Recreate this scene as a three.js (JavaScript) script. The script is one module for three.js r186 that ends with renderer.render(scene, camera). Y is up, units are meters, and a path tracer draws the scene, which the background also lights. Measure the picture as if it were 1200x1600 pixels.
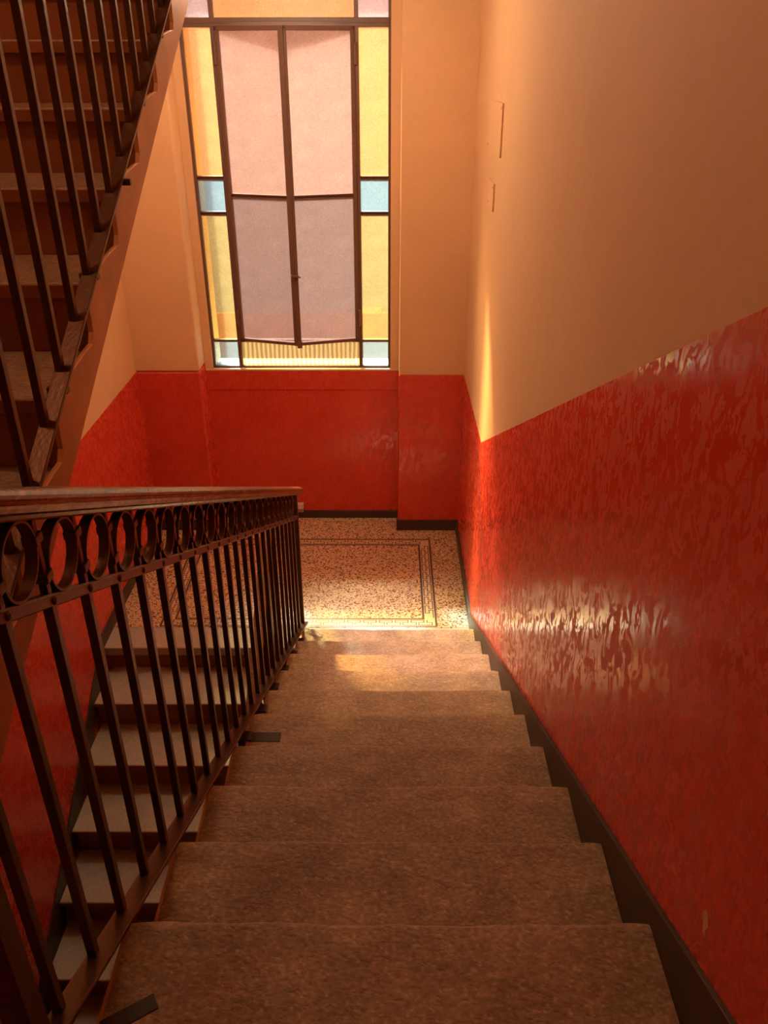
import * as THREE from 'three';
import { RoundedBoxGeometry } from 'three/addons/geometries/RoundedBoxGeometry.js';
import { mergeGeometries, toCreasedNormals } from 'three/addons/utils/BufferGeometryUtils.js';

// ------------------------------------------------------------------ camera, sky, sun, exposure
const scene = new THREE.Scene();
const camera = new THREE.PerspectiveCamera(2 * Math.atan(800 / 1286.04) * 180 / Math.PI, 0.75, 0.05, 200);
{
  const pitch = 0.5006, yaw = -0.00542, roll = -0.00124;
  const fwd = new THREE.Vector3(Math.sin(yaw) * Math.cos(pitch), -Math.sin(pitch), -Math.cos(yaw) * Math.cos(pitch));
  const right0 = new THREE.Vector3(Math.cos(yaw), 0, Math.sin(yaw));
  const up0 = new THREE.Vector3().crossVectors(right0, fwd);
  const right = right0.clone().multiplyScalar(Math.cos(roll)).addScaledVector(up0, Math.sin(roll));
  const up = up0.clone().multiplyScalar(Math.cos(roll)).addScaledVector(right0, -Math.sin(roll));
  camera.position.set(-0.0192, 3.1052, 3.9426);
  camera.quaternion.setFromRotationMatrix(new THREE.Matrix4().makeBasis(right, up, fwd.clone().negate()));
}
scene.add(camera);
const renderer = new THREE.WebGLRenderer({ antialias: true });
renderer.toneMapping = THREE.LinearToneMapping;
renderer.toneMappingExposure = 1.45;
renderer.shadowMap.enabled = true;
renderer.shadowMap.type = THREE.PCFSoftShadowMap;

scene.background = new THREE.Color(0.62, 0.74, 0.95);
scene.backgroundIntensity = 1.6;
const SUN = new THREE.Vector3(0.40, -0.95, 1.0).normalize();   // the way the sunlight travels: over the roofs, in and to the right
const sun = new THREE.DirectionalLight(0xfff2dc, 30);
sun.position.copy(SUN).multiplyScalar(-14).add(new THREE.Vector3(-0.6, 1.5, -1));
sun.target.position.set(-0.6, 1.5, -1);
sun.castShadow = true;
sun.shadow.radius = 8;
sun.shadow.mapSize.set(2048, 2048);
Object.assign(sun.shadow.camera, { left: -8, right: 8, top: 8, bottom: -8, near: 0.5, far: 40 });
scene.add(sun, sun.target);
// second, softer sun added to imitate light scattered by the textured glass
const softSun = new THREE.DirectionalLight(0xfff0d6, 34);
softSun.position.copy(sun.position);
softSun.target = sun.target;
softSun.castShadow = true;
softSun.shadow.radius = 52;
softSun.shadow.mapSize.set(2048, 2048);
Object.assign(softSun.shadow.camera, { left: -8, right: 8, top: 8, bottom: -8, near: 0.5, far: 40 });
scene.add(softSun);

// fill lights added out of view over landing and upper flight, with globes below
const FILL_LANDING = new THREE.Vector3(-0.62, 3.5, -0.22);
const landingFill = new THREE.PointLight(0xffdcb4, 2.6, 0, 2);
landingFill.position.copy(FILL_LANDING);
landingFill.castShadow = true;
landingFill.shadow.radius = 4;
scene.add(landingFill);
const FILL_UPPER = new THREE.Vector3(-1.2, 5.1, 2.3);
const upperFill = new THREE.PointLight(0xffb47c, 2.3, 0, 2);
upperFill.position.copy(FILL_UPPER);
upperFill.castShadow = true;
upperFill.shadow.radius = 4;
scene.add(upperFill);

// ------------------------------------------------------------------ helpers
const names = {};
function numbered(n) { const k = names[n] = (names[n] ?? -1) + 1; return k ? `${n}_${String(k).padStart(3, '0')}` : n; }
function shadowy(o) { o.castShadow = o.receiveShadow = true; return o; }
function mesh(name, geo, mat, parent) {
  const m = shadowy(new THREE.Mesh(Array.isArray(geo) ? join(geo) : geo, mat));
  m.name = numbered(name);
  (parent ?? scene).add(m);
  return m;
}
function group(name, data, parent) {
  const g = new THREE.Group(); g.name = numbered(name); Object.assign(g.userData, data ?? {});
  (parent ?? scene).add(g);
  return g;
}
function join(list) {
  return mergeGeometries(list.map((g) => {
    const n = g.index ? g.toNonIndexed() : g;
    for (const k of Object.keys(n.attributes)) if (!['position', 'normal', 'uv'].includes(k)) n.deleteAttribute(k);
    n.clearGroups();
    return n;
  }));
}
// texture coordinates in metres, by the way each face points
function metres(g) {
  g = g.index ? g.toNonIndexed() : g;
  const p = g.attributes.position, uv = new Float32Array(p.count * 2);
  const a = new THREE.Vector3(), b = new THREE.Vector3(), c = new THREE.Vector3();
  for (let i = 0; i < p.count; i += 3) {
    a.fromBufferAttribute(p, i); b.fromBufferAttribute(p, i + 1); c.fromBufferAttribute(p, i + 2);
    const n = b.clone().sub(a).cross(c.clone().sub(a));
    const ax = Math.abs(n.x), ay = Math.abs(n.y), az = Math.abs(n.z);
    [a, b, c].forEach((v, k) => {
      const [s, t] = ax >= ay && ax >= az ? [v.z, v.y] : ay >= az ? [v.x, v.z] : [v.x, v.y];
      uv[(i + k) * 2] = s; uv[(i + k) * 2 + 1] = t;
    });
  }
  g.setAttribute('uv', new THREE.BufferAttribute(uv, 2));
  g.clearGroups();
  return g;
}
// a box by its limits, edges rounded by r
function box(x0, x1, y0, y1, z0, z1, r = 0.002) {
  const w = x1 - x0, h = y1 - y0, d = z1 - z0;
  const g = r > 0 ? new RoundedBoxGeometry(w, h, d, 2, Math.min(r, w / 2.01, h / 2.01, d / 2.01)) : new THREE.BoxGeometry(w, h, d);
  g.translate((x0 + x1) / 2, (y0 + y1) / 2, (z0 + z1) / 2);
  return metres(g);
}
// an outline in (z, y), thickness from x0 to x1
function slabX(outline, x0, x1, bevel = 0) {
  const s = new THREE.Shape(outline.map(([z, y]) => new THREE.Vector2(-z, y)));
  const g = new THREE.ExtrudeGeometry(s, { depth: x1 - x0 - 2 * bevel, bevelEnabled: bevel > 0, bevelSize: bevel, bevelThickness: bevel, bevelOffset: -bevel, bevelSegments: 2, curveSegments: 6 });
  g.translate(0, 0, bevel);
  g.rotateY(Math.PI / 2);          // (X, Y, Z) -> (Z, Y, -X): outline's -z becomes z
  g.translate(x0, 0, 0);
  return metres(g);
}
// a cross-section (list of [across, up]) swept straight from A to B, ends cut plumb; "across" is horizontal
function sweep(section, A, B, crease = 0.6) {
  const dir = B.clone().sub(A), across = new THREE.Vector3(-dir.z, 0, dir.x).normalize();
  const ring = (P) => section.map(([s, t]) => P.clone().addScaledVector(across, s).add(new THREE.Vector3(0, t, 0)));
  const a = ring(A), b = ring(B), pos = [];
  const tri = (p, q, r) => pos.push(p.x, p.y, p.z, q.x, q.y, q.z, r.x, r.y, r.z);
  const n = section.length;
  for (let i = 0; i < n; i++) { const j = (i + 1) % n; tri(a[i], b[i], b[j]); tri(a[i], b[j], a[j]); }
  for (const t of THREE.ShapeUtils.triangulateShape(section.map(([s, t]) => new THREE.Vector2(s, t)), [])) { tri(a[t[0]], a[t[1]], a[t[2]]); tri(b[t[2]], b[t[1]], b[t[0]]); }
  const g = new THREE.BufferGeometry();
  g.setAttribute('position', new THREE.Float32BufferAttribute(pos, 3));
  // make it face outwards
  const m = new THREE.Vector3().addVectors(A, B).multiplyScalar(0.5);
  const mid = new THREE.Vector3(0, section.reduce((q, s) => q + s[1], 0) / n, 0).add(m);
  const p0 = a[0].clone().add(b[0]).add(b[1]).multiplyScalar(1 / 3), nn = b[0].clone().sub(a[0]).cross(b[1].clone().sub(a[0]));
  if (nn.dot(p0.sub(mid)) < 0) for (let i = 0; i < pos.length; i += 9) for (let k = 0; k < 3; k++) { const q = pos[i + 3 + k]; pos[i + 3 + k] = pos[i + 6 + k]; pos[i + 6 + k] = q; }
  g.setAttribute('position', new THREE.Float32BufferAttribute(pos, 3));
  g.computeVertexNormals();
  return metres(toCreasedNormals(g, crease));
}
const V = (x, y, z) => new THREE.Vector3(x, y, z);
const rect = (w, h) => [[-w / 2, 0], [w / 2, 0], [w / 2, h], [-w / 2, h]];
const bevelled = (w, h, c) => [[-w / 2 + c, 0], [w / 2 - c, 0], [w / 2, c], [w / 2, h - c], [w / 2 - c, h], [-w / 2 + c, h], [-w / 2, h - c], [-w / 2, c]];

// ------------------------------------------------------------------ noise and textures
function rng(seed) { let s = seed >>> 0; return () => { s = (s + 0x6d2b79f5) >>> 0; let t = s; t = Math.imul(t ^ (t >>> 15), t | 1); t ^= t + Math.imul(t ^ (t >>> 7), t | 61); return ((t ^ (t >>> 14)) >>> 0) / 4294967296; }; }
function lattice(seed) {
  const r = rng(seed), t = new Float32Array(65536);
  for (let i = 0; i < 65536; i++) t[i] = r();
  return (x, y, px, py) => {                       // value noise that repeats every px, py cells
    const xi = Math.floor(x), yi = Math.floor(y), fx = x - xi, fy = y - yi;
    const u = fx * fx * (3 - 2 * fx), v = fy * fy * (3 - 2 * fy);
    const at = (a, b) => t[((((a % px) + px) % px) * 131 + (((b % py) + py) % py) * 7919) & 65535];
    return (at(xi, yi) * (1 - u) + at(xi + 1, yi) * u) * (1 - v) + (at(xi, yi + 1) * (1 - u) + at(xi + 1, yi + 1) * u) * v;
  };
}
function fbm(n, x, y, px, py, oct) { let s = 0, a = 0.5, t = 0; for (let i = 0; i < oct; i++) { s += a * n(x, y, px, py); t += a; a *= 0.55; x *= 2; y *= 2; px *= 2; py *= 2; } return s / t; }
function dataTex(size, fn, srgb, metresWide) {
  const d = new Uint8Array(size * size * 4);
  for (let j = 0; j < size; j++) for (let i = 0; i < size; i++) {
    const c = fn(i / size, j / size), k = (j * size + i) * 4;
    const [r, g, b] = Array.isArray(c) ? c : [c, c, c];
    d[k] = 255 * Math.min(1, Math.max(0, r)); d[k + 1] = 255 * Math.min(1, Math.max(0, g)); d[k + 2] = 255 * Math.min(1, Math.max(0, b)); d[k + 3] = 255;
  }
  const t = new THREE.DataTexture(d, size, size);
  t.wrapS = t.wrapT = THREE.RepeatWrapping; t.magFilter = THREE.LinearFilter; t.minFilter = THREE.LinearMipmapLinearFilter; t.generateMipmaps = true;
  if (srgb) t.colorSpace = THREE.SRGBColorSpace;
  t.repeat.set(1 / metresWide, 1 / metresWide);
  t.needsUpdate = true;
  return t;
}
const sm = (a, b, x) => { const t = Math.min(1, Math.max(0, (x - a) / (b - a))); return t * t * (3 - 2 * t); };
const nA = lattice(11), nB = lattice(23), nC = lattice(37), nD = lattice(51);
const mixc = (a, b, t) => a.map((v, i) => v + (b[i] - v) * t);

// plaster: gentle trowelled unevenness with a fine grain
const plasterBump = dataTex(512, (u, v) => 0.75 * fbm(nA, u * 6, v * 6, 6, 6, 4) + 0.25 * fbm(nB, u * 60, v * 60, 60, 60, 3), false, 1.3);
const plasterTone = dataTex(512, (u, v) => { const q = 0.965 + 0.05 * (fbm(nC, u * 4, v * 4, 4, 4, 4) - 0.5) + 0.02 * (fbm(nB, u * 50, v * 50, 50, 50, 2) - 0.5); return [q, q, q]; }, true, 1.7);
// dado: two coats of oil paint, glossy dabs dragged upwards over a duller coat, on a slightly wavy wall
const dabs = (u, v) => {
  const wx = fbm(nD, u * 30, v * 20, 30, 20, 3) - 0.5, wy = fbm(nB, u * 24, v * 16, 24, 16, 3) - 0.5;
  const a = fbm(nA, u * 74 + wx * 4.5 + wy * 2, v * 36 + wy * 4.5, 74, 36, 3);
  return sm(0.46, 0.52, a + 0.10 * (fbm(nC, u * 10, v * 6, 10, 6, 2) - 0.5));
};
const dadoGloss = dataTex(1536, (u, v) => 0.50 - 0.36 * dabs(u, v), false, 1.0);
const dadoBump = dataTex(1024, (u, v) => 0.5 * fbm(nA, u * 30, v * 16, 30, 16, 2) + 0.35 * fbm(nC, u * 12, v * 7, 12, 7, 2) , false, 1.0);
const dadoTone = dataTex(512, (u, v) => { const q = 0.95 + 0.07 * (fbm(nC, u * 10, v * 5, 10, 5, 4) - 0.5); return [q, q, q]; }, true, 1.1);
// stone: rough-dressed grey-brown gneiss
const stoneBump = dataTex(1024, (u, v) => {
  const chisel = fbm(nA, u * 26, v * 60, 26, 60, 4), pit = sm(0.62, 0.78, fbm(nB, u * 40, v * 60, 40, 60, 3)), low = fbm(nC, u * 5, v * 7, 5, 7, 3);
  return 0.62 * chisel + 0.36 * low - 0.3 * pit + 0.15;
}, false, 0.8);
const stoneTone = dataTex(1024, (u, v) => {
  const m = fbm(nD, u * 9, v * 14, 9, 14, 5), f = fbm(nB, u * 120, v * 160, 120, 160, 2);
  const q = 0.80 + 0.28 * (m - 0.5) + 0.30 * (f - 0.5);
  const c = mixc([q, q * 0.95, q * 0.88], [q * 0.98, q * 0.90, q * 0.80], fbm(nC, u * 4, v * 6, 4, 6, 3));
  return f > 0.79 ? mixc(c, [1, 0.97, 0.9], 0.5) : c;
}, true, 0.9);
const fineStoneTone = dataTex(512, (u, v) => { const q = 0.84 + 0.10 * (fbm(nD, u * 6, v * 6, 6, 6, 4) - 0.5) + 0.16 * (fbm(nA, u * 110, v * 110, 110, 110, 2) - 0.5); return [q, q * 0.985, q * 0.96]; }, true, 0.7);
// old brushed brown paint and flaking enamel on iron
const paintBump = dataTex(512, (u, v) => 0.6 * fbm(nA, u * 30, v * 30, 30, 30, 4) + 0.4 * fbm(nC, u * 8, v * 8, 8, 8, 3), false, 0.4);
const paintTone = dataTex(512, (u, v) => { const q = 0.9 + 0.22 * (fbm(nD, u * 7, v * 7, 7, 7, 5) - 0.5); return [q, q * 0.97, q * 0.94]; }, true, 0.8);
const ironBump = dataTex(512, (u, v) => fbm(nB, u * 40, v * 26, 40, 26, 4), false, 0.25);
const woodTone = dataTex(512, (u, v) => { const s = fbm(nA, u * 5, v * 60, 5, 60, 4); const worn = sm(0.58, 0.72, fbm(nC, u * 9, v * 22, 9, 22, 4)); const q = 0.78 + 0.35 * (s - 0.5); return mixc([q, q * 0.93, q * 0.86], [1, 0.92, 0.8], 0.45 * worn); }, true, 0.5);
// cast glass: fine hammered grain
const glassBump = dataTex(512, (u, v) => fbm(nA, u * 90, v * 90, 90, 90, 2), false, 0.4);
const glassTone = dataTex(512, (u, v) => { const q = 0.93 + 0.22 * (fbm(nB, u * 120, v * 120, 120, 120, 2) - 0.5) + 0.08 * (fbm(nC, u * 6, v * 6, 6, 6, 3) - 0.5); return [q, q, q]; }, true, 0.4);
const reedTone = dataTex(512, (u, v) => { const q = 0.86 + 0.16 * Math.sin(u * Math.PI * 2 * 16 + 2.2 * (fbm(nA, u * 8, v * 4, 8, 4, 3) - 0.5)) + 0.14 * (fbm(nB, u * 90, v * 30, 90, 30, 2) - 0.5); return [q, q, q * 0.97]; }, true, 0.5);

const S = (o) => new THREE.MeshStandardMaterial(o);
const M = {
  plaster: S({ color: new THREE.Color(0.80, 0.50, 0.28), roughness: 0.72, map: plasterTone, bumpMap: plasterBump, bumpScale: 0.0025 }),
  dado: S({ color: new THREE.Color(0.72, 0.068, 0.030), roughness: 1, roughnessMap: dadoGloss, map: dadoTone, bumpMap: dadoBump, bumpScale: 0.0013 }),
  skirting: S({ color: new THREE.Color(0.072, 0.043, 0.029), roughness: 0.5, map: paintTone, bumpMap: paintBump, bumpScale: 0.0004 }),
  stone: S({ color: new THREE.Color(0.58, 0.45, 0.335), roughness: 0.68, map: stoneTone, bumpMap: stoneBump, bumpScale: 0.004 }),
  fineStone: S({ color: new THREE.Color(0.70, 0.64, 0.57), roughness: 0.5, map: fineStoneTone, bumpMap: stoneBump, bumpScale: 0.0006 }),
  wornStone: S({ color: new THREE.Color(0.62, 0.55, 0.53), roughness: 0.34, map: stoneTone, bumpMap: stoneBump, bumpScale: 0.003 }),
  brownPaint: S({ color: new THREE.Color(0.36, 0.14, 0.055), roughness: 0.5, map: paintTone, bumpMap: paintBump, bumpScale: 0.0007 }),
  stringPaint: S({ color: new THREE.Color(0.72, 0.37, 0.17), roughness: 0.55, map: paintTone, bumpMap: plasterBump, bumpScale: 0.002 }),
  iron: S({ color: new THREE.Color(0.115, 0.062, 0.045), metalness: 0.6, roughness: 0.38, bumpMap: ironBump, bumpScale: 0.0006 }),
  railWood: S({ color: new THREE.Color(0.42, 0.235, 0.125), roughness: 0.25, map: woodTone, bumpMap: ironBump, bumpScale: 0.0003 }),
  windowIron: S({ color: new THREE.Color(0.15, 0.078, 0.058), roughness: 0.45, bumpMap: ironBump, bumpScale: 0.0004 }),
  cover: S({ color: new THREE.Color(0.80, 0.50, 0.28), roughness: 0.6, map: plasterTone, bumpMap: plasterBump, bumpScale: 0.0006 }),
  shadeDark: S({ color: new THREE.Color(0.045, 0.03, 0.022), roughness: 0.6, bumpMap: ironBump, bumpScale: 0.0006 }),  // near-black for the strips that stand in for shade on the treads
  garden: S({ color: new THREE.Color(0.42, 0.19, 0.05), roughness: 0.9, map: paintTone }),
  white: S({ color: new THREE.Color(0.75, 0.74, 0.70), roughness: 0.5 }),
  grey: S({ color: new THREE.Color(0.30, 0.28, 0.25), roughness: 0.6 }),
  chip: S({ color: new THREE.Color(0.72, 0.40, 0.24), roughness: 0.8 }),
  ceiling: S({ color: new THREE.Color(0.80, 0.66, 0.50), roughness: 0.9, map: plasterTone }),
  court: S({ color: new THREE.Color(0.78, 0.56, 0.46), roughness: 0.95, map: plasterTone }),
  courtFloor: S({ color: new THREE.Color(0.45, 0.42, 0.38), roughness: 0.95, map: fineStoneTone }),
  outerSill: S({ color: new THREE.Color(0.85, 0.82, 0.74), roughness: 0.7, map: plasterTone }),
};
function glass(r, g, b, rough, map = glassTone, through = 1) {
  return new THREE.MeshPhysicalMaterial({ color: new THREE.Color(r, g, b), roughness: rough, transmission: through, thickness: 0, ior: 1.45, map, bumpMap: glassBump, bumpScale: 0.0004, side: THREE.DoubleSide });
}
const G = {
  pink: glass(0.63, 0.455, 0.41, 0.42, glassTone, 0.27), mauve: glass(0.38, 0.30, 0.29, 0.37, glassTone, 0.31), amber: glass(0.70, 0.46, 0.19, 0.25),  // mauve: same glass as pink, the darker view outside put into its tint
  olive: glass(0.44, 0.41, 0.17, 0.27), straw: glass(0.25, 0.205, 0.095, 0.36, reedTone), blue: glass(0.21, 0.37, 0.45, 0.32), pale: glass(0.60, 0.57, 0.62, 0.6),
};

// ------------------------------------------------------------------ dimensions shared by the parts
const H = 0.165, D = 0.32505;                       // main flight: rise, going; nosing n at z = (n-1) D, y = n H
const XL = -0.5154, XR = 0.4857;                    // its tread ends
const WALL_R = 0.5, WALL_L = -1.745, PIL = -1.455, REC = -1.65, OUT = -1.95;
const lowerNose = (k) => [k === 0 ? 0 : 0.0088 - 0.189 * k, -0.02 + 0.295 * k];
const upperNose = (k) => [2.4847 + 0.17 * k, 2.3123 - 0.30 * k];
const STR = { kind: 'structure' };

// ------------------------------------------------------------------ the room
{ // right wall: plaster above, red dado below, its edge level over the landing and raking up the stairs
  const w = group('wall_right', STR), z1 = 6.6, zb = OUT, k = H / D, edge = (z) => 1.245 + k * (z + 0.265);
  mesh('plaster', slabX([[zb, 1.22], [-0.265, 1.245], [z1, edge(z1)], [z1, 8], [zb, 8]], WALL_R, WALL_R + 0.3), M.plaster, w);
  mesh('dado', slabX([[zb, -2.4], [z1, -2.4], [z1, edge(z1)], [-0.265, 1.245], [zb, 1.22]], WALL_R - 0.0015, WALL_R + 0.3), M.dado, w);
  const c = new THREE.Shape([[0, 0.022], [0.012, 0.018], [0.02, 0.004], [0.014, -0.012], [0.020, -0.026], [0.008, -0.022], [0.002, -0.006], [-0.008, 0.006]].map(([a, b]) => new THREE.Vector2(a, b)));
  const cg = new THREE.ExtrudeGeometry(c, { depth: 0.001, bevelEnabled: false });
  cg.rotateY(-Math.PI / 2); cg.translate(WALL_R - 0.0015, 1.876, 3.078);
  mesh('paint_chip', metres(cg), M.chip, w);
}
{ // skirting of the right wall
  const top = (z) => z < -0.25 ? 0.088 : 0.215 + (H / D) * z, bot = (z) => z < 0 ? -0.02 : (H / D) * z - 0.25;
  mesh('baseboard_right', slabX([[PIL, -0.02], [-0.02, -0.02], [3.6, bot(3.6)], [3.6, top(3.6)], [-0.25, top(-0.25)], [PIL, 0.088]], XR + 0.0012, WALL_R - 0.001, 0.002), M.skirting).userData = { ...STR };
}
{ // left wall
  const w = group('wall_left', STR), s = 0.189 / 0.295, e = (z) => 1.243 - s * (z + 0.1);
  mesh('plaster', slabX([[OUT, 1.243], [-0.1, 1.243], [3.4, e(3.4)], [6.6, e(3.4)], [6.6, 8], [OUT, 8]], WALL_L - 0.3, WALL_L), M.plaster, w);
  mesh('dado', slabX([[OUT, -2.4], [6.6, -2.4], [6.6, e(3.4)], [3.4, e(3.4)], [-0.1, 1.243], [OUT, 1.243]], WALL_L - 0.3, WALL_L + 0.0015), M.dado, w);
  const t = (z) => 0.075 - s * (z + 0.02);
  mesh('baseboard_left', slabX([[PIL, -0.02], [-0.1, -0.02], [3.2, t(3.2) - 0.4], [3.2, t(3.2)], [-0.04, 0.088], [PIL, 0.088]], WALL_L + 0.001, WALL_L + 0.012, 0.002), M.skirting).userData = { ...STR };
}
const WIN = { x0: -1.258, x1: -0.004, y0: 1.2, y1: 3.52, z: -1.685 };
{ // wall with the window: two piers and a shallow recess between them
  const w = group('wall_front', STR);
  const pierL = -1.31, pierR = 0.057;
  mesh('plaster', [box(pierR, WALL_R + 0.1, 1.22, 8, OUT, PIL, 0.006)], M.plaster, w);
  mesh('dado', box(pierR - 0.0012, WALL_R + 0.1, -2.4, 1.22, OUT, PIL + 0.0012, 0.006), M.dado, w);
  mesh('plaster', [box(WALL_L - 0.1, pierL, 1.243, 8, OUT, PIL, 0.016)], M.plaster, w);
  mesh('dado', box(WALL_L - 0.1, pierL + 0.0012, -2.4, 1.243, OUT, PIL + 0.0012, 0.016), M.dado, w);
  mesh('dado', box(pierL - 0.05, pierR + 0.05, -2.4, 1.192, WIN.z - 0.02, REC, 0), M.dado, w);
  mesh('dado_band', box(pierL, pierR, 1.045, 1.192, REC - 0.02, REC + 0.006, 0.003), M.dado, w);
  mesh('plaster', [box(pierL - 0.05, WIN.x0, 1.192, WIN.y1, OUT, REC, 0.0), box(WIN.x1, pierR + 0.05, 1.192, WIN.y1, OUT, REC, 0.0), box(pierL - 0.05, pierR + 0.05, WIN.y1, 8, OUT, REC, 0.0)], M.plaster, w);
  mesh('window_ledge', box(pierL, pierR, 1.186, 1.2, WIN.z - 0.03, REC + 0.008, 0.003), M.plaster, w);
  mesh('outer_sill', slabX([[WIN.z - 0.02, 1.13], [WIN.z - 0.02, 1.178], [OUT - 0.06, 1.158], [OUT - 0.06, 1.12]], WIN.x0 - 0.05, WIN.x1 + 0.05, 0.003), M.outerSill, w);
  mesh('outer_wall', box(pierL - 0.05, pierR + 0.05, -4, 1.13, OUT, WIN.z - 0.02, 0), M.court, w);
  const b = mesh('baseboard_front', [box(WALL_L, pierL + 0.012, 0, 0.088, PIL - 0.01, PIL + 0.012, 0.002), box(pierR - 0.012, WALL_R, 0, 0.088, PIL - 0.01, PIL + 0.012, 0.002), box(pierL, pierR, 0, 0.062, REC - 0.01, REC + 0.014, 0.002)], M.skirting);
  b.userData = { ...STR };
}
// ------------------------------------------------------------------ landing floor: terrazzo with a key-pattern border
function terrazzo(x0, x1, z0, z1) {
  const W = 2048, Hc = Math.round(W * (z1 - z0) / (x1 - x0)), s = W / (x1 - x0);
  const c = document.createElement('canvas'); c.width = W; c.height = Hc;
  const g = c.getContext('2d'), r = rng(77);
  g.fillStyle = '#d9bd98'; g.fillRect(0, 0, W, Hc);
  const cols = ['#6b3a22', '#7d4a2c', '#8f5c38', '#5a2f1e', '#a06a3c', '#4a2a1d', '#b98a58', '#ead6b4', '#efe0c4'];
  for (let i = 0; i < 30000; i++) {
    const x = r() * W, y = r() * Hc, q = (0.0022 + 0.0048 * r()) * s, n = 5 + Math.floor(r() * 3), a0 = r() * 6.28, st = 0.55 + 0.9 * r();
    g.fillStyle = cols[Math.floor(r() * cols.length)];
    g.beginPath();
    for (let k = 0; k < n; k++) { const a = a0 + k / n * 6.283, m = q * (0.65 + 0.55 * r()); g.lineTo(x + Math.cos(a) * m * st, y + Math.sin(a) * m); }
    g.closePath(); g.fill();
  }
  const X = (x) => (x - x0) * s, Z = (z) => (z - z0) * s;
  // border: pale band, two dark lines and the running key between them
  const L = -1.452, R = 0.293, B = -1.318, F = -0.234, wd = 0.092;
  const paleRect = (a, b, cc, d) => { g.fillStyle = '#dcc39f'; g.fillRect(X(a), Z(cc), X(b) - X(a), Z(d) - Z(cc)); };
  paleRect(L, R, B, B + wd); paleRect(L, R, F - wd, F); paleRect(L, L + wd, B, F); paleRect(R - wd, R, B, F);
  for (let i = 0; i < 2600; i++) {            // fine chips in the band
    const t = r(), side = Math.floor(r() * 4), e = r() * wd;
    const [x, z] = side === 0 ? [L + t * (R - L), B + e] : side === 1 ? [L + t * (R - L), F - e] : side === 2 ? [L + e, B + t * (F - B)] : [R - e, B + t * (F - B)];
    g.fillStyle = r() < 0.5 ? '#cfae84' : '#e6d3b2'; g.fillRect(X(x), Z(z), 0.003 * s, 0.003 * s);
  }
  g.strokeStyle = '#4e3524'; g.lineWidth = 0.013 * s; g.lineJoin = 'miter';
  for (const o of [0.0065, wd - 0.0065]) g.strokeRect(X(L + o), Z(B + o), X(R - o) - X(L + o), Z(F - o) - Z(B + o));
  g.lineWidth = 0.0062 * s; g.strokeStyle = '#4e3524';
  const key = (ax, az, ux, uz, vx, vz, len) => {       // from corner along u, height along v
    const n = Math.max(1, Math.round(len / 0.099)), p = len / n, hh = wd - 0.042, o = 0.021;
    g.beginPath();
    for (let i = 0; i < n; i++) for (const [a, b] of [[0.04, 0], [0.88, 0], [0.88, 0.5], [0.56, 0.5], [0.56, 1], [1.36, 1], [1.36, 0.5], [1.04, 0.5], [1.04, 0]]) {
      if (i === n - 1 && a > 1) continue;
      const u = (i + a) * p, v = o + b * hh;
      const x = X(ax + ux * u + vx * v), z = Z(az + uz * u + vz * v);
      if (i === 0 && a === 0.04) g.moveTo(x, z); else g.lineTo(x, z);
    }
    g.stroke();
  };
  const i0 = 0.02;
  key(L + i0, F, 1, 0, 0, -1, R - L - 2 * i0); key(R - i0, B, -1, 0, 0, 1, R - L - 2 * i0);
  key(R, F - wd, 0, -1, -1, 0, F - B - 2 * wd); key(L, B + wd, 0, 1, 1, 0, F - B - 2 * wd);
  const t = new THREE.CanvasTexture(c); t.colorSpace = THREE.SRGBColorSpace; t.anisotropy = 8;
  return t;
}
{
  const fl = group('floor', STR), x0 = WALL_L, x1 = WALL_R, z0 = REC, z1 = -0.229;
  const g = box(x0, x1, -0.2, 0, z0, z1, 0), p = g.attributes.position, uv = g.attributes.uv;
  for (let i = 0; i < p.count; i++) uv.setXY(i, (p.getX(i) - x0) / (x1 - x0), 1 - (p.getZ(i) - z0) / (z1 - z0));
  mesh('terrazzo', g, S({ map: terrazzo(x0, x1, z0, z1), roughness: 0.34, bumpMap: plasterBump, bumpScale: 0.0005 }), fl);
  mesh('edge_stone', box(x0, x1, -0.06, 0.0, z1, -0.02, 0.008), M.fineStone, fl);
  mesh('underside', box(x0, x1, -0.2, -0.06, z1, -0.06, 0), M.brownPaint, fl);
}
mesh('floor_upper', [box(-0.6, WALL_R, 1.6, 1.815, 3.25, 6.6, 0.01), box(WALL_L, -0.6, 1.6, 1.815, 3.185, 6.6, 0.01)], M.brownPaint).userData = { ...STR };
mesh('floor_lower', box(WALL_L - 0.1, WALL_R, -2.4, -2.07, OUT, 6.6, 0), M.fineStone).userData = { ...STR };
mesh('ceiling_landing', box(WALL_L - 0.1, WALL_R + 0.1, 3.62, 3.84, OUT + 0.02, -0.0877, 0.01), M.ceiling).userData = { ...STR };
mesh('ceiling', box(WALL_L - 0.3, WALL_R + 0.3, 8, 8.2, OUT, 6.9, 0), M.ceiling).userData = { ...STR };
mesh('wall_back', box(WALL_L - 0.3, WALL_R + 0.3, -2.4, 8, 6.6, 6.9, 0), M.plaster).userData = { ...STR };

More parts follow.
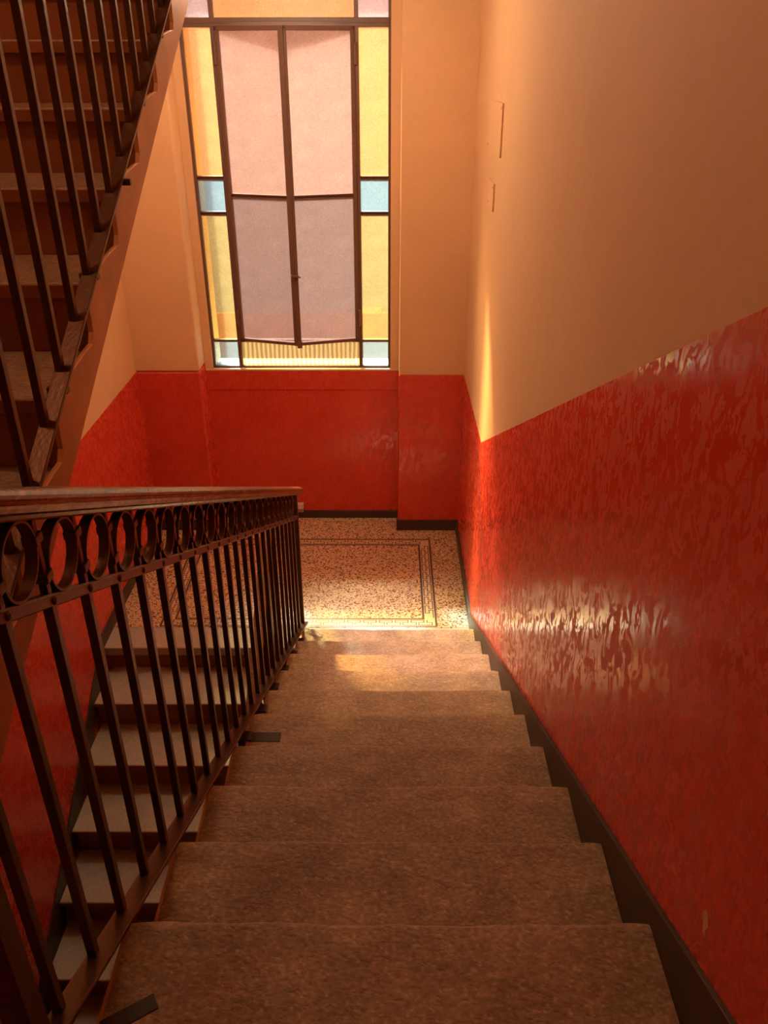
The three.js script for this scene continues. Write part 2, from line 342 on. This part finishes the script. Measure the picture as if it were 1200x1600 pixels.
// ------------------------------------------------------------------ the window
function stairWindow(name, label) {
  const w = group(name, { ...STR, label });
  const z = WIN.z, dp = 0.034, zf = z + 0.012, zb = zf - dp;
  const bar = (x0, x1, y0, y1, e = 0) => box(x0, x1, y0, y1, zb, zf + e, 0.003);
  const cols = [[-1.240, -1.073], [-0.198, -0.020]], rowsY = { b0: 1.214, b1: 1.386, s0: 2.253, s1: 2.440, t0: 3.334, t1: 3.50 };
  const ml = [-1.073, -1.048], mr = [-0.222, -0.198];
  mesh('frame', [bar(WIN.x0, cols[0][0], WIN.y0, WIN.y1), bar(cols[1][1], WIN.x1, WIN.y0, WIN.y1), bar(WIN.x0, WIN.x1, WIN.y0, rowsY.b0), bar(WIN.x0, WIN.x1, rowsY.t1, WIN.y1)], M.windowIron, w);
  for (const m of [ml, mr]) mesh('mullion', bar(m[0], m[1], WIN.y0 + 0.01, WIN.y1 - 0.01, 0.004), M.windowIron, w);
  mesh('transom', [bar(WIN.x0 + 0.01, WIN.x1 - 0.01, 3.284, 3.334, 0.006), box(WIN.x0 + 0.01, WIN.x1 - 0.01, 3.305, 3.314, zf, zf + 0.012, 0.002)], M.windowIron, w);
  mesh('transom', bar(WIN.x0 + 0.01, WIN.x1 - 0.01, rowsY.b1, 1.404), M.windowIron, w);
  for (const c of cols) for (const [a, b] of [[2.226, 2.253], [2.440, 2.468]]) mesh('glazing_bar', [bar(c[0] - 0.005, c[1] + 0.005, a, a + 0.009), bar(c[0] - 0.005, c[1] + 0.005, b - 0.009, b), box(c[0], c[1], a + 0.005, b - 0.005, zb + 0.004, zf - 0.012, 0.002)], M.windowIron, w);
  const zp = z - 0.012;
  const pane = (x0, x1, y0, y1, mat, label, parent = w, zz = zp) => {
    const g = new THREE.PlaneGeometry(x1 - x0 + 0.006, y1 - y0 + 0.006); g.translate((x0 + x1) / 2, (y0 + y1) / 2, zz);
    const m = mesh('pane', metres(g), mat, parent); if (label) m.userData.label = label; return m;
  };
  for (const c of cols) {
    pane(...c, rowsY.b0, rowsY.b1, G.blue, 'pale blue glass square');
    pane(...c, 1.404, 2.226, G.olive, 'olive yellow glass pane');
    pane(...c, rowsY.s0, rowsY.s1, G.blue, 'pale blue glass square');
    pane(...c, 2.468, 3.284, G.amber, 'amber yellow glass pane');
    pane(...c, rowsY.t0, rowsY.t1, G.pale, 'pale lilac grey glass square');
  }
  pane(ml[1], mr[0], rowsY.b0, rowsY.b1, G.straw, 'straw yellow reeded glass strip');
  pane(ml[1], mr[0], rowsY.t0, rowsY.t1, G.amber, 'amber yellow glass strip');
  // two casements, each a little open into the room
  const len = 0.432, open = 15.5 * Math.PI / 180, y0 = 1.398, y1 = 3.290;
  for (const side of [-1, 1]) {
    const leaf = group('casement', {}, w);
    leaf.position.set(side < 0 ? ml[1] + 0.001 : mr[0] - 0.001, 0, zf + 0.004);
    leaf.rotation.y = side < 0 ? -open : open;
    const f = (a, b, ya, yb, e = 0) => side < 0 ? box(a, b, ya, yb, -0.014, 0.012 + e, 0.003) : box(-b, -a, ya, yb, -0.014, 0.012 + e, 0.003);
    const lap = side < 0 ? 0.006 : 0;
    mesh('leaf_frame', [f(0, 0.024, y0, y1), f(len - 0.026, len + lap, y0, y1, lap), f(0, len, y0, y0 + 0.022), f(0, len, y1 - 0.024, y1)], M.windowIron, leaf);
    mesh('glazing_bar', [f(0.02, len - 0.02, 2.338, 2.347), f(0.02, len - 0.02, 2.358, 2.367), f(0.02, len - 0.02, 2.344, 2.361, -0.012)], M.windowIron, leaf);
    for (const [a, b, mat, lb] of [[y0 + 0.022, 2.338, G.mauve, 'lower frosted glass tinted greyer for the darker view outside'], [2.367, y1 - 0.024, G.pink, 'pale pink frosted glass']]) {
      const g = new THREE.PlaneGeometry(len - 0.044, b - a + 0.006); g.translate(side * -1 * len / 2, (a + b) / 2, -0.004);
      mesh('pane', metres(g), mat, leaf).userData.label = lb;
    }
    for (const [a, b] of [[1.505, 1.615], [3.09, 3.205]]) {
      const k = new THREE.CylinderGeometry(0.008, 0.008, b - a, 12); k.translate(0, (a + b) / 2, 0.014);
      mesh('hinge', [metres(k), side < 0 ? box(-0.016, 0.006, a, b, 0.002, 0.015, 0.002) : box(-0.006, 0.016, a, b, 0.002, 0.015, 0.002)], M.windowIron, leaf);
    }
    if (side > 0) {
      const s = new THREE.SphereGeometry(0.5, 16, 10); s.scale(0.075, 0.016, 0.016); s.rotateZ(-0.25); s.translate(-len + 0.006, 1.872, 0.036);
      const p = new THREE.CylinderGeometry(0.007, 0.009, 0.03, 12); p.rotateX(Math.PI / 2); p.translate(-len + 0.01, 1.872, 0.022);
      mesh('latch_handle', [metres(s), metres(p), box(-len, -len + 0.024, 1.80, 1.94, 0.01, 0.016, 0.002)], M.windowIron, leaf);
      mesh('bolt', box(-len - 0.004, -len + 0.03, 1.384, 1.43, 0.008, 0.026, 0.004), M.windowIron, leaf);
    }
  }
  return w;
}

stairWindow('window_1', 'iron framed stair window of coloured glass with two casements ajar');

// ------------------------------------------------------------------ main flight, going down away from the camera
{
  const st = group('staircase', { label: 'broad flight of rough brown stone steps going down to the landing', category: 'staircase' });
  const over = 0.022, th = 0.05;
  for (let n = 1; n <= 10; n++) {
    const y = n * H, z = (n - 1) * D, r = rng(100 + n);
    // slab with a worn, slightly wavy nosing
    const len = D + over + 0.012, ph = [r() * 6, r() * 6, r() * 6], nx = 60, pos = [], R = 0.017;
    const prof = [[0.004, -th], [0, -th + 0.006], [0, -R]];                     // [back from the nosing, below the top]
    for (let a = 1; a <= 5; a++) { const t = a / 5 * Math.PI / 2; prof.push([R - R * Math.cos(t), -R + R * Math.sin(t)]); }
    prof.push([0.05, 0], [0.15, 0], [len, 0]);
    const at = (i, q) => {
      const x = XL + (XR - XL) * i / nx, e = Math.min(i, nx - i) === 0 ? 0.002 : 0;
      const wav = 0.0022 * Math.sin(x * 7 + ph[0]) + 0.0014 * Math.sin(x * 27 + ph[1]) + 0.0009 * Math.sin(x * 71 + ph[2]);
      const w = q[0] < 0.03 ? 1 : q[0] < 0.06 ? 0.4 : 0, dip = q[0] < 0.2 && q[1] > -0.02 ? -0.003 * Math.exp(-Math.pow((x + 0.1) / 0.22, 2)) : 0;
      return V(x, y + q[1] + dip * (q[0] < 0.1 ? 1 : 0.5) - e * (q[1] > -R ? 1 : 0), z + q[0] + w * wav);
    };
    for (let i = 0; i < nx; i++) for (let k = 0; k + 1 < prof.length; k++) {
      const a = at(i, prof[k]), b = at(i + 1, prof[k]), c = at(i + 1, prof[k + 1]), d2 = at(i, prof[k + 1]);
      for (const v of [a, c, b, a, d2, c]) pos.push(v.x, v.y, v.z);
    }
    for (const i of [0, nx]) {                                                  // the ends
      const f = prof.map((q) => at(i, q)), bk = V(f[0].x, y - th, z + len);
      for (let k = 0; k + 1 < f.length; k++) { const t = i ? [bk, f[k + 1], f[k]] : [bk, f[k], f[k + 1]]; for (const v of t) pos.push(v.x, v.y, v.z); }
    }
    const g = new THREE.BufferGeometry(); g.setAttribute('position', new THREE.Float32BufferAttribute(pos, 3));
    g.computeVertexNormals();
    mesh('tread', metres(toCreasedNormals(g, 0.9)), M.stone, st);
    mesh('riser', box(XL + 0.001, XR - 0.001, y - H, y - th, z + over, z + over + 0.03, 0.002), M.brownPaint, st);
  }
  mesh('riser', box(XL + 0.001, XR - 0.001, 10 * H, 11 * H - 0.01, 10 * D + over, 10 * D + over + 0.03, 0.002), M.brownPaint, st);
  // body below the treads and the painted string that ends flush with them
  const teeth = [], teeth2 = [];
  for (let n = 1; n <= 10; n++) {
    const z = (n - 1) * D;
    teeth.push([z + over + 0.028, (n - 1) * H - (n > 1 ? th : 0)], [z + over + 0.028, n * H - th]);
    teeth2.push([z + 0.003, (n - 1) * H - (n > 1 ? 0.001 : 0.05)], [z + 0.003, n * H - 0.001]);
  }
  const end = [[10 * D + 0.02, 10 * H - th], [10 * D + 0.02, 10 * H - 0.36], [0.35, -0.15], [0.05, -0.19]];
  mesh('soffit', slabX([...teeth, ...end], XL + 0.004, XR - 0.002), M.stringPaint, st);
  mesh('string', slabX([...teeth2, [10 * D + 0.02, 10 * H - 0.001], [10 * D + 0.02, 10 * H - 0.36], [0.35, -0.15], [0.05, -0.19]], XL - 0.006, XL + 0.0005), M.stringPaint, st);
}
// ------------------------------------------------------------------ lower flight, coming down from the landing below the railing
function facingFlight(name, label, nose, k0, k1, x0, x1, mats, over, th, soffit, wavy) {
  // nosings face +z; tread k reaches back under the riser of the step above it
  const st = group('staircase', { label, category: 'staircase' });
  const teeth = [];
  for (let k = k0; k <= k1; k++) {
    const [y, z] = nose(k), [yu, zu] = nose(k + (nose(k + 1)[0] > y ? 1 : -1));   // the step above
    const back = zu - over - 0.01;
    mesh('tread', box(x0, x1, y - th, y, back, z - 0.003, 0.006), mats.tread, st);
    const [yd] = nose(k + (nose(k + 1)[0] > y ? -1 : 1));
    mesh('riser', [box(x0 + 0.001, x1 - 0.001, yd, y - th, z - over - 0.03, z - over, 0.002), box(x0, x1, y - th, y - 0.004, z - 0.006, z, 0.0028)], mats.riser, st);
    teeth.push({ y, z, yd });
  }
  teeth.sort((a, b) => a.z - b.z);
  const top = [];
  for (const t of teeth) top.push([t.z - over - 0.028, t.y - th], [t.z - over - 0.028, t.yd - th]);
  const sl = (nose(k1)[0] - nose(k0)[0]) / (nose(k1)[1] - nose(k0)[1]);
  const a = teeth[0], b = teeth[teeth.length - 1];
  const line = (z) => a.y + sl * (z - a.z) - soffit;
  mesh('soffit', slabX([[a.z - 0.34, a.y - th], ...top, [b.z - over - 0.028, line(b.z - over - 0.028) - 0.0], [a.z - 0.34, line(a.z - 0.34)]], x0 + 0.002, x1 - 0.004), M.stringPaint, st);
  // string: flush with the tread ends on the well side
  const s2 = [];
  for (const t of teeth) s2.push([t.z, t.y - 0.001], [t.z + 0.004, t.y - 0.115], [t.z + 0.02, t.y - 0.138], [t.z + 0.06, t.y - 0.140]);
  s2.pop();
  mesh('string', slabX([[a.z - 0.34, a.y - 0.001], ...s2, [b.z + 0.02, line(b.z)], [a.z - 0.34, line(a.z - 0.34)]], x1 - 0.0005, x1 + 0.012, 0.002), M.stringPaint, st);
  return st;
}
facingFlight('staircase', 'lower flight of smooth grey stone steps with brown risers seen through the balusters', lowerNose, 1, 10, WALL_L + 0.012, -0.727, { tread: M.fineStone, riser: M.brownPaint }, 0.0385, 0.03, 0.22);
facingFlight('staircase', 'upper flight with brown risers and worn shiny treads climbing past the window', upperNose, -3, 7, WALL_L + 0.004, -0.735, { tread: M.wornStone, riser: M.brownPaint }, 0.02, 0.036, 0.2);

// ------------------------------------------------------------------ railings
const handrailSection = (() => {
  const half = [[0.020, 0], [0.023, 0.006], [0.030, 0.010], [0.0315, 0.016], [0.029, 0.021], [0.0245, 0.023], [0.0245, 0.028], [0.029, 0.031], [0.0305, 0.037], [0.026, 0.043], [0.016, 0.048], [0.006, 0.050]];
  return [...half, ...half.map(([a, b]) => [-a, b]).reverse()];
})();
function railing({ label, x, line, z0, z1, balusters, rails, brackets, newels, rings = true, hz0 = z0, hz1 = z1, railWidth = 0.044 }) {
  const rl = group('stair_railing', { label, category: 'railing' });
  const P = (z, off) => V(x, line(z) + off, z);
  const { bottom, mid, hand } = rails;
  mesh('handrail', sweep(handrailSection, P(hz0, hand), P(hz1, hand), 0.5), M.railWood, rl);
  mesh('bottom_rail', sweep(bevelled(railWidth, 0.011, 0.002).map(([a, b]) => [a + 0.012 - railWidth / 2, b]), P(z0, bottom - 0.011), P(z1, bottom - 0.011), 0.3), M.iron, rl);
  const mb = mesh('middle_rail', sweep(bevelled(0.020, 0.024, 0.003), P(z0, mid - 0.024), P(z1, mid - 0.024), 0.3), M.iron, rl);
  mesh('top_bar', sweep(bevelled(0.03, 0.008, 0.0015), P(hz0, hand - 0.004), P(hz1, hand - 0.004), 0.3), M.iron, rl);
  const sl = line(1) - line(0);
  const bar = (z, ya, yb, w) => { const g = box(x - w / 2, x + w / 2, ya, yb, z - w / 2, z + w / 2, 0.0015); return g; };
  balusters.forEach((z) => {
    mesh('baluster', [bar(z, line(z) + bottom - 0.004, line(z) + mid - 0.004, 0.0165), bar(z, line(z) + mid - 0.002, line(z) + hand - 0.002, 0.013)], M.iron, rl);
    const rv = new THREE.SphereGeometry(0.0075, 10, 6, 0, Math.PI * 2, 0, Math.PI / 2); rv.scale(1, 0.6, 1); rv.rotateZ(-Math.PI / 2); rv.translate(x + 0.0098, line(z) + mid - 0.012, z);
    mesh('rivet', metres(rv), M.iron, mb);
  });
  if (rings) for (let i = 0; i + 1 < balusters.length; i++) {
    const zc = (balusters[i] + balusters[i + 1]) / 2, yc = line(zc) + (mid + hand - 0.004) / 2, gap = Math.abs(balusters[i] - balusters[i + 1]);
    const ro = (hand - 0.004 - mid) / 2 * Math.cos(Math.atan(sl)) + 0.0012, ri = ro - 0.0042, dd = 0.019;
    const pr = [[ri, -dd / 2], [ro, -dd / 2], [ro, dd / 2], [ri, dd / 2], [ri, -dd / 2]].map(([a, b]) => new THREE.Vector2(a, b));
    const g = new THREE.LatheGeometry(pr, 40); g.rotateZ(Math.PI / 2); g.translate(x, yc, zc);
    const ring = mesh('ring', metres(toCreasedNormals(g, 0.6)), M.iron, rl);
    for (const e of [-1, 1]) { const a = zc + e * (ro - 0.007), b = zc + e * (gap / 2 + 0.009); mesh('collar', box(x - 0.0115, x + 0.0115, yc - 0.008, yc + 0.008, Math.min(a, b), Math.max(a, b), 0.002), M.iron, ring); }
  }
  for (const [z, ya, yb, w, xx] of newels) {
    const q = xx ?? x;
    mesh('newel_post', [box(q - w / 2, q + w / 2, ya, yb, z - w / 2, z + w / 2, 0.003), box(q - w / 2 - 0.008, q + w / 2 + 0.008, ya, ya + 0.02, z - w / 2 - 0.008, z + w / 2 + 0.008, 0.004)], M.iron, rl);
  }
  for (const b of brackets) mesh('bracket', b, M.iron, rl);
  return rl;
}
{ // main railing
  const k = H / D, line = (z) => k * z, x = -0.545, bal = [];
  for (let i = 0; i <= 23; i++) bal.push(3.17 - 0.1383 * i);
  const br = [];
  for (let n = 1; n <= 10; n++) {
    const far = n <= 6, z = (n - 1) * D + (far ? 0.125 : 0.262), y = n * H, ry = k * z + 0.155;
    br.push([box(x - 0.009, x + 0.009, y - 0.05, ry, z - 0.009, z + 0.009, 0.002), box(x - 0.014, XL + (far ? 0.012 : 0.004), y - 0.002, y + 0.007, z - 0.022, z + 0.022, 0.002), box(x - 0.009, XL - 0.004, y - 0.06, y - 0.03, z - 0.012, z + 0.012, 0.002)]);
  }
  const rl = railing({
    label: 'dark iron balustrade with a row of rings under a moulded brown handrail', x, line, z0: -0.21, z1: 3.34, hz0: -0.34, hz1: 3.6, balusters: bal,
    rails: { bottom: 0.166, mid: 0.918, hand: 1.053 }, brackets: br, newels: [[-0.185, 0, 0.96, 0.024], [3.25, 1.70, 2.72, 0.042]],
  });
  const s1 = box(XL + 0.004, XL + 0.115, 6 * H - 0.002, 6 * H + 0.0025, 5 * D + 0.105, 5 * D + 0.15, 0.001);  // thin dark strips laid on two treads in place of shade
  mesh('shade_strip', s1, M.shadeDark, rl);
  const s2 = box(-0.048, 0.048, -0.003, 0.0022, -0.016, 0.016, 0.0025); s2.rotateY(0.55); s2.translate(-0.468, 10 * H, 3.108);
  mesh('shade_strip', metres(s2), M.shadeDark, rl);
}
{ // railing of the upper flight
  const k = -0.17 / 0.3, line = (z) => 2.4847 + k * (z - 2.3123), x = -0.716, bal = [], br = [];
  for (let i = 0; i < 25; i++) bal.push(3.16 - 0.1275 * i);
  for (let i = -3; i <= 7; i++) { const [y, z] = upperNose(i); br.push(box(-0.74, i === 2 ? x + 0.038 : x + 0.02, line(z - 0.02) - 0.008, line(z - 0.02) + 0.008, z - 0.03, z - 0.012, 0.002)); }
  railing({
    label: 'iron balustrade of the upper flight, its long bars crossing the brown steps', x, line, z0: 0.02, z1: 3.28, balusters: bal, railWidth: 0.037,
    rails: { bottom: 0.024, mid: 0.80, hand: 0.92 }, brackets: br, newels: [[3.27, 1.815, 3.0, 0.04], [-0.03, 3.84, 4.75, 0.03]],
  });
}
{ // railing of the lower flight, turning off the foot of the main one
  const k = -0.189 / 0.295, line = (z) => 0.0088 + k * (z + 0.02), x = -0.695, bal = [];
  for (let i = 0; i < 20; i++) bal.push(0.06 + 0.135 * i);
  const br = [];
  for (let i = 1; i <= 9; i++) { const [y, z] = lowerNose(i); br.push([box(x - 0.03, x + 0.008, y - 0.03, y + 0.006, z - 0.09, z - 0.06, 0.003), box(x - 0.009, x + 0.009, y - 0.03, line(z - 0.075) + 0.02, z - 0.084, z - 0.066, 0.002)]); }
  const rl = railing({
    label: 'lower iron balustrade sloping the other way behind the foot of the main one', x, line, z0: -0.12, z1: 2.75, hz0: -0.13, balusters: bal,
    rails: { bottom: 0.03, mid: 0.66, hand: 0.78 }, brackets: br, newels: [[-0.11, 0, 0.80, 0.03]],
  });
  mesh('handrail_turn', sweep(handrailSection, V(-0.712, 0.86, -0.15), V(-0.56, 0.86, -0.15), 0.5), M.railWood, rl);
}

// ------------------------------------------------------------------ small things
function plate(label, y0, y1, z0, z1) {
  const g = group('cover_plate', { label, category: 'cover plate' });
  g.position.set(WALL_R, (y0 + y1) / 2, (z0 + z1) / 2);
  const h = (y1 - y0) / 2, d = (z1 - z0) / 2;
  mesh('plate', box(-0.008, 0.002, -h, h, -d, d, 0.002), M.cover, g);
  for (const [a, b] of [[-1, -1], [1, 1]]) { const c = new THREE.CylinderGeometry(0.006, 0.006, 0.003, 12); c.rotateZ(Math.PI / 2); c.translate(-0.009, a * (h - 0.02), b * (d - 0.025)); mesh('screw', metres(c), M.cover, g); }
}
plate('larger painted cover plate on the wall right of the window', 2.715, 2.941, -0.70, -0.17);
plate('smaller painted cover plate below the larger one on the right wall', 2.455, 2.585, -0.56, -0.33);
{
  const g = group('junction_box', { label: 'small white cable box low under the window behind the handrail end', category: 'junction box' });
  g.position.set(-0.69, 0.062, REC + 0.014);
  mesh('cover', box(-0.04, 0.025, 0.03, 0.07, -0.014, 0.03, 0.004), M.white, g);
  mesh('back_box', box(-0.045, 0.022, 0.0, 0.034, -0.014, 0.026, 0.003), M.grey, g);
}
{
  const pts = [], r = rng(5), nx = 10, ny = 5;
  const g = new THREE.PlaneGeometry(0.115, 0.032, nx, ny); g.rotateX(-Math.PI / 2);  // small crumpled translucent sheet on the tread
  const p = g.attributes.position;
  for (let i = 0; i < p.count; i++) p.setXYZ(i, p.getX(i) + 0.006 * (r() - 0.5), 0.004 + 0.014 * r(), p.getZ(i) + 0.006 * (r() - 0.5));
  g.rotateY(-0.6); g.translate(-0.452, H, 0.058);
  const m = mesh('clear_sheet', metres(toCreasedNormals(g, 0.2)), new THREE.MeshPhysicalMaterial({ color: new THREE.Color(0.8, 0.85, 0.9), roughness: 0.4, transmission: 0.6, thickness: 0, side: THREE.DoubleSide }));
  m.userData = { label: 'crumpled thin translucent sheet on the lowest step beside the balustrade', category: 'litter' };
}
for (const [at, label, glow, drop] of [[FILL_LANDING, 'added globe lamp out of view above the landing for fill', 0xffdcb4, 0.125], [FILL_UPPER, 'added globe lamp out of view over the upper flight for fill', 0xffb47c, 2.9]]) {
  const g = group('fill_lamp', { label, category: 'lamp' });  // unseen globes added to go with the two fill lights
  g.position.copy(at);
  mesh('globe', new THREE.SphereGeometry(0.075, 32, 20), S({ color: 0xfff0dc, roughness: 0.4, emissive: glow, emissiveIntensity: 3 }), g);
  const c = new THREE.CylinderGeometry(0.05, 0.06, 0.04, 24); c.translate(0, 0.085, 0);
  const rod = new THREE.CylinderGeometry(0.012, 0.012, drop - 0.1, 16); rod.translate(0, 0.1 + (drop - 0.1) / 2, 0);
  mesh('holder', [metres(c), metres(rod)], M.white, g);
}
// ------------------------------------------------------------------ outside the window
{
  const b = group('courtyard_building', { label: 'plain pink plastered building across the courtyard behind the glass', category: 'building' });
  mesh('wall', box(-9, 9, -4, 6.4, -9.6, -9.2, 0.02), M.court, b);
  mesh('cornice', box(-9.1, 9.1, 6.1, 6.4, -9.2, -9.05, 0.02), M.outerSill, b);
}
{
  const b = group('courtyard_wall', { label: 'low orange brown courtyard wall close outside the window', category: 'wall' });
  mesh('wall', box(-5, 4, -4, 0.96, -4.05, -4.0, 0.005), M.garden, b);
  for (const x of [-4.2, -2.2, -0.2, 1.8, 3.6]) mesh('pier', box(x - 0.12, x + 0.12, -4, 0.96, -4.25, -4.04, 0.01), M.garden, b);
}
mesh('floor_courtyard', box(-9, 9, -4.3, -4, -9.6, OUT - 0.001, 0), M.courtFloor).userData = { ...STR };

renderer.render(scene, camera);
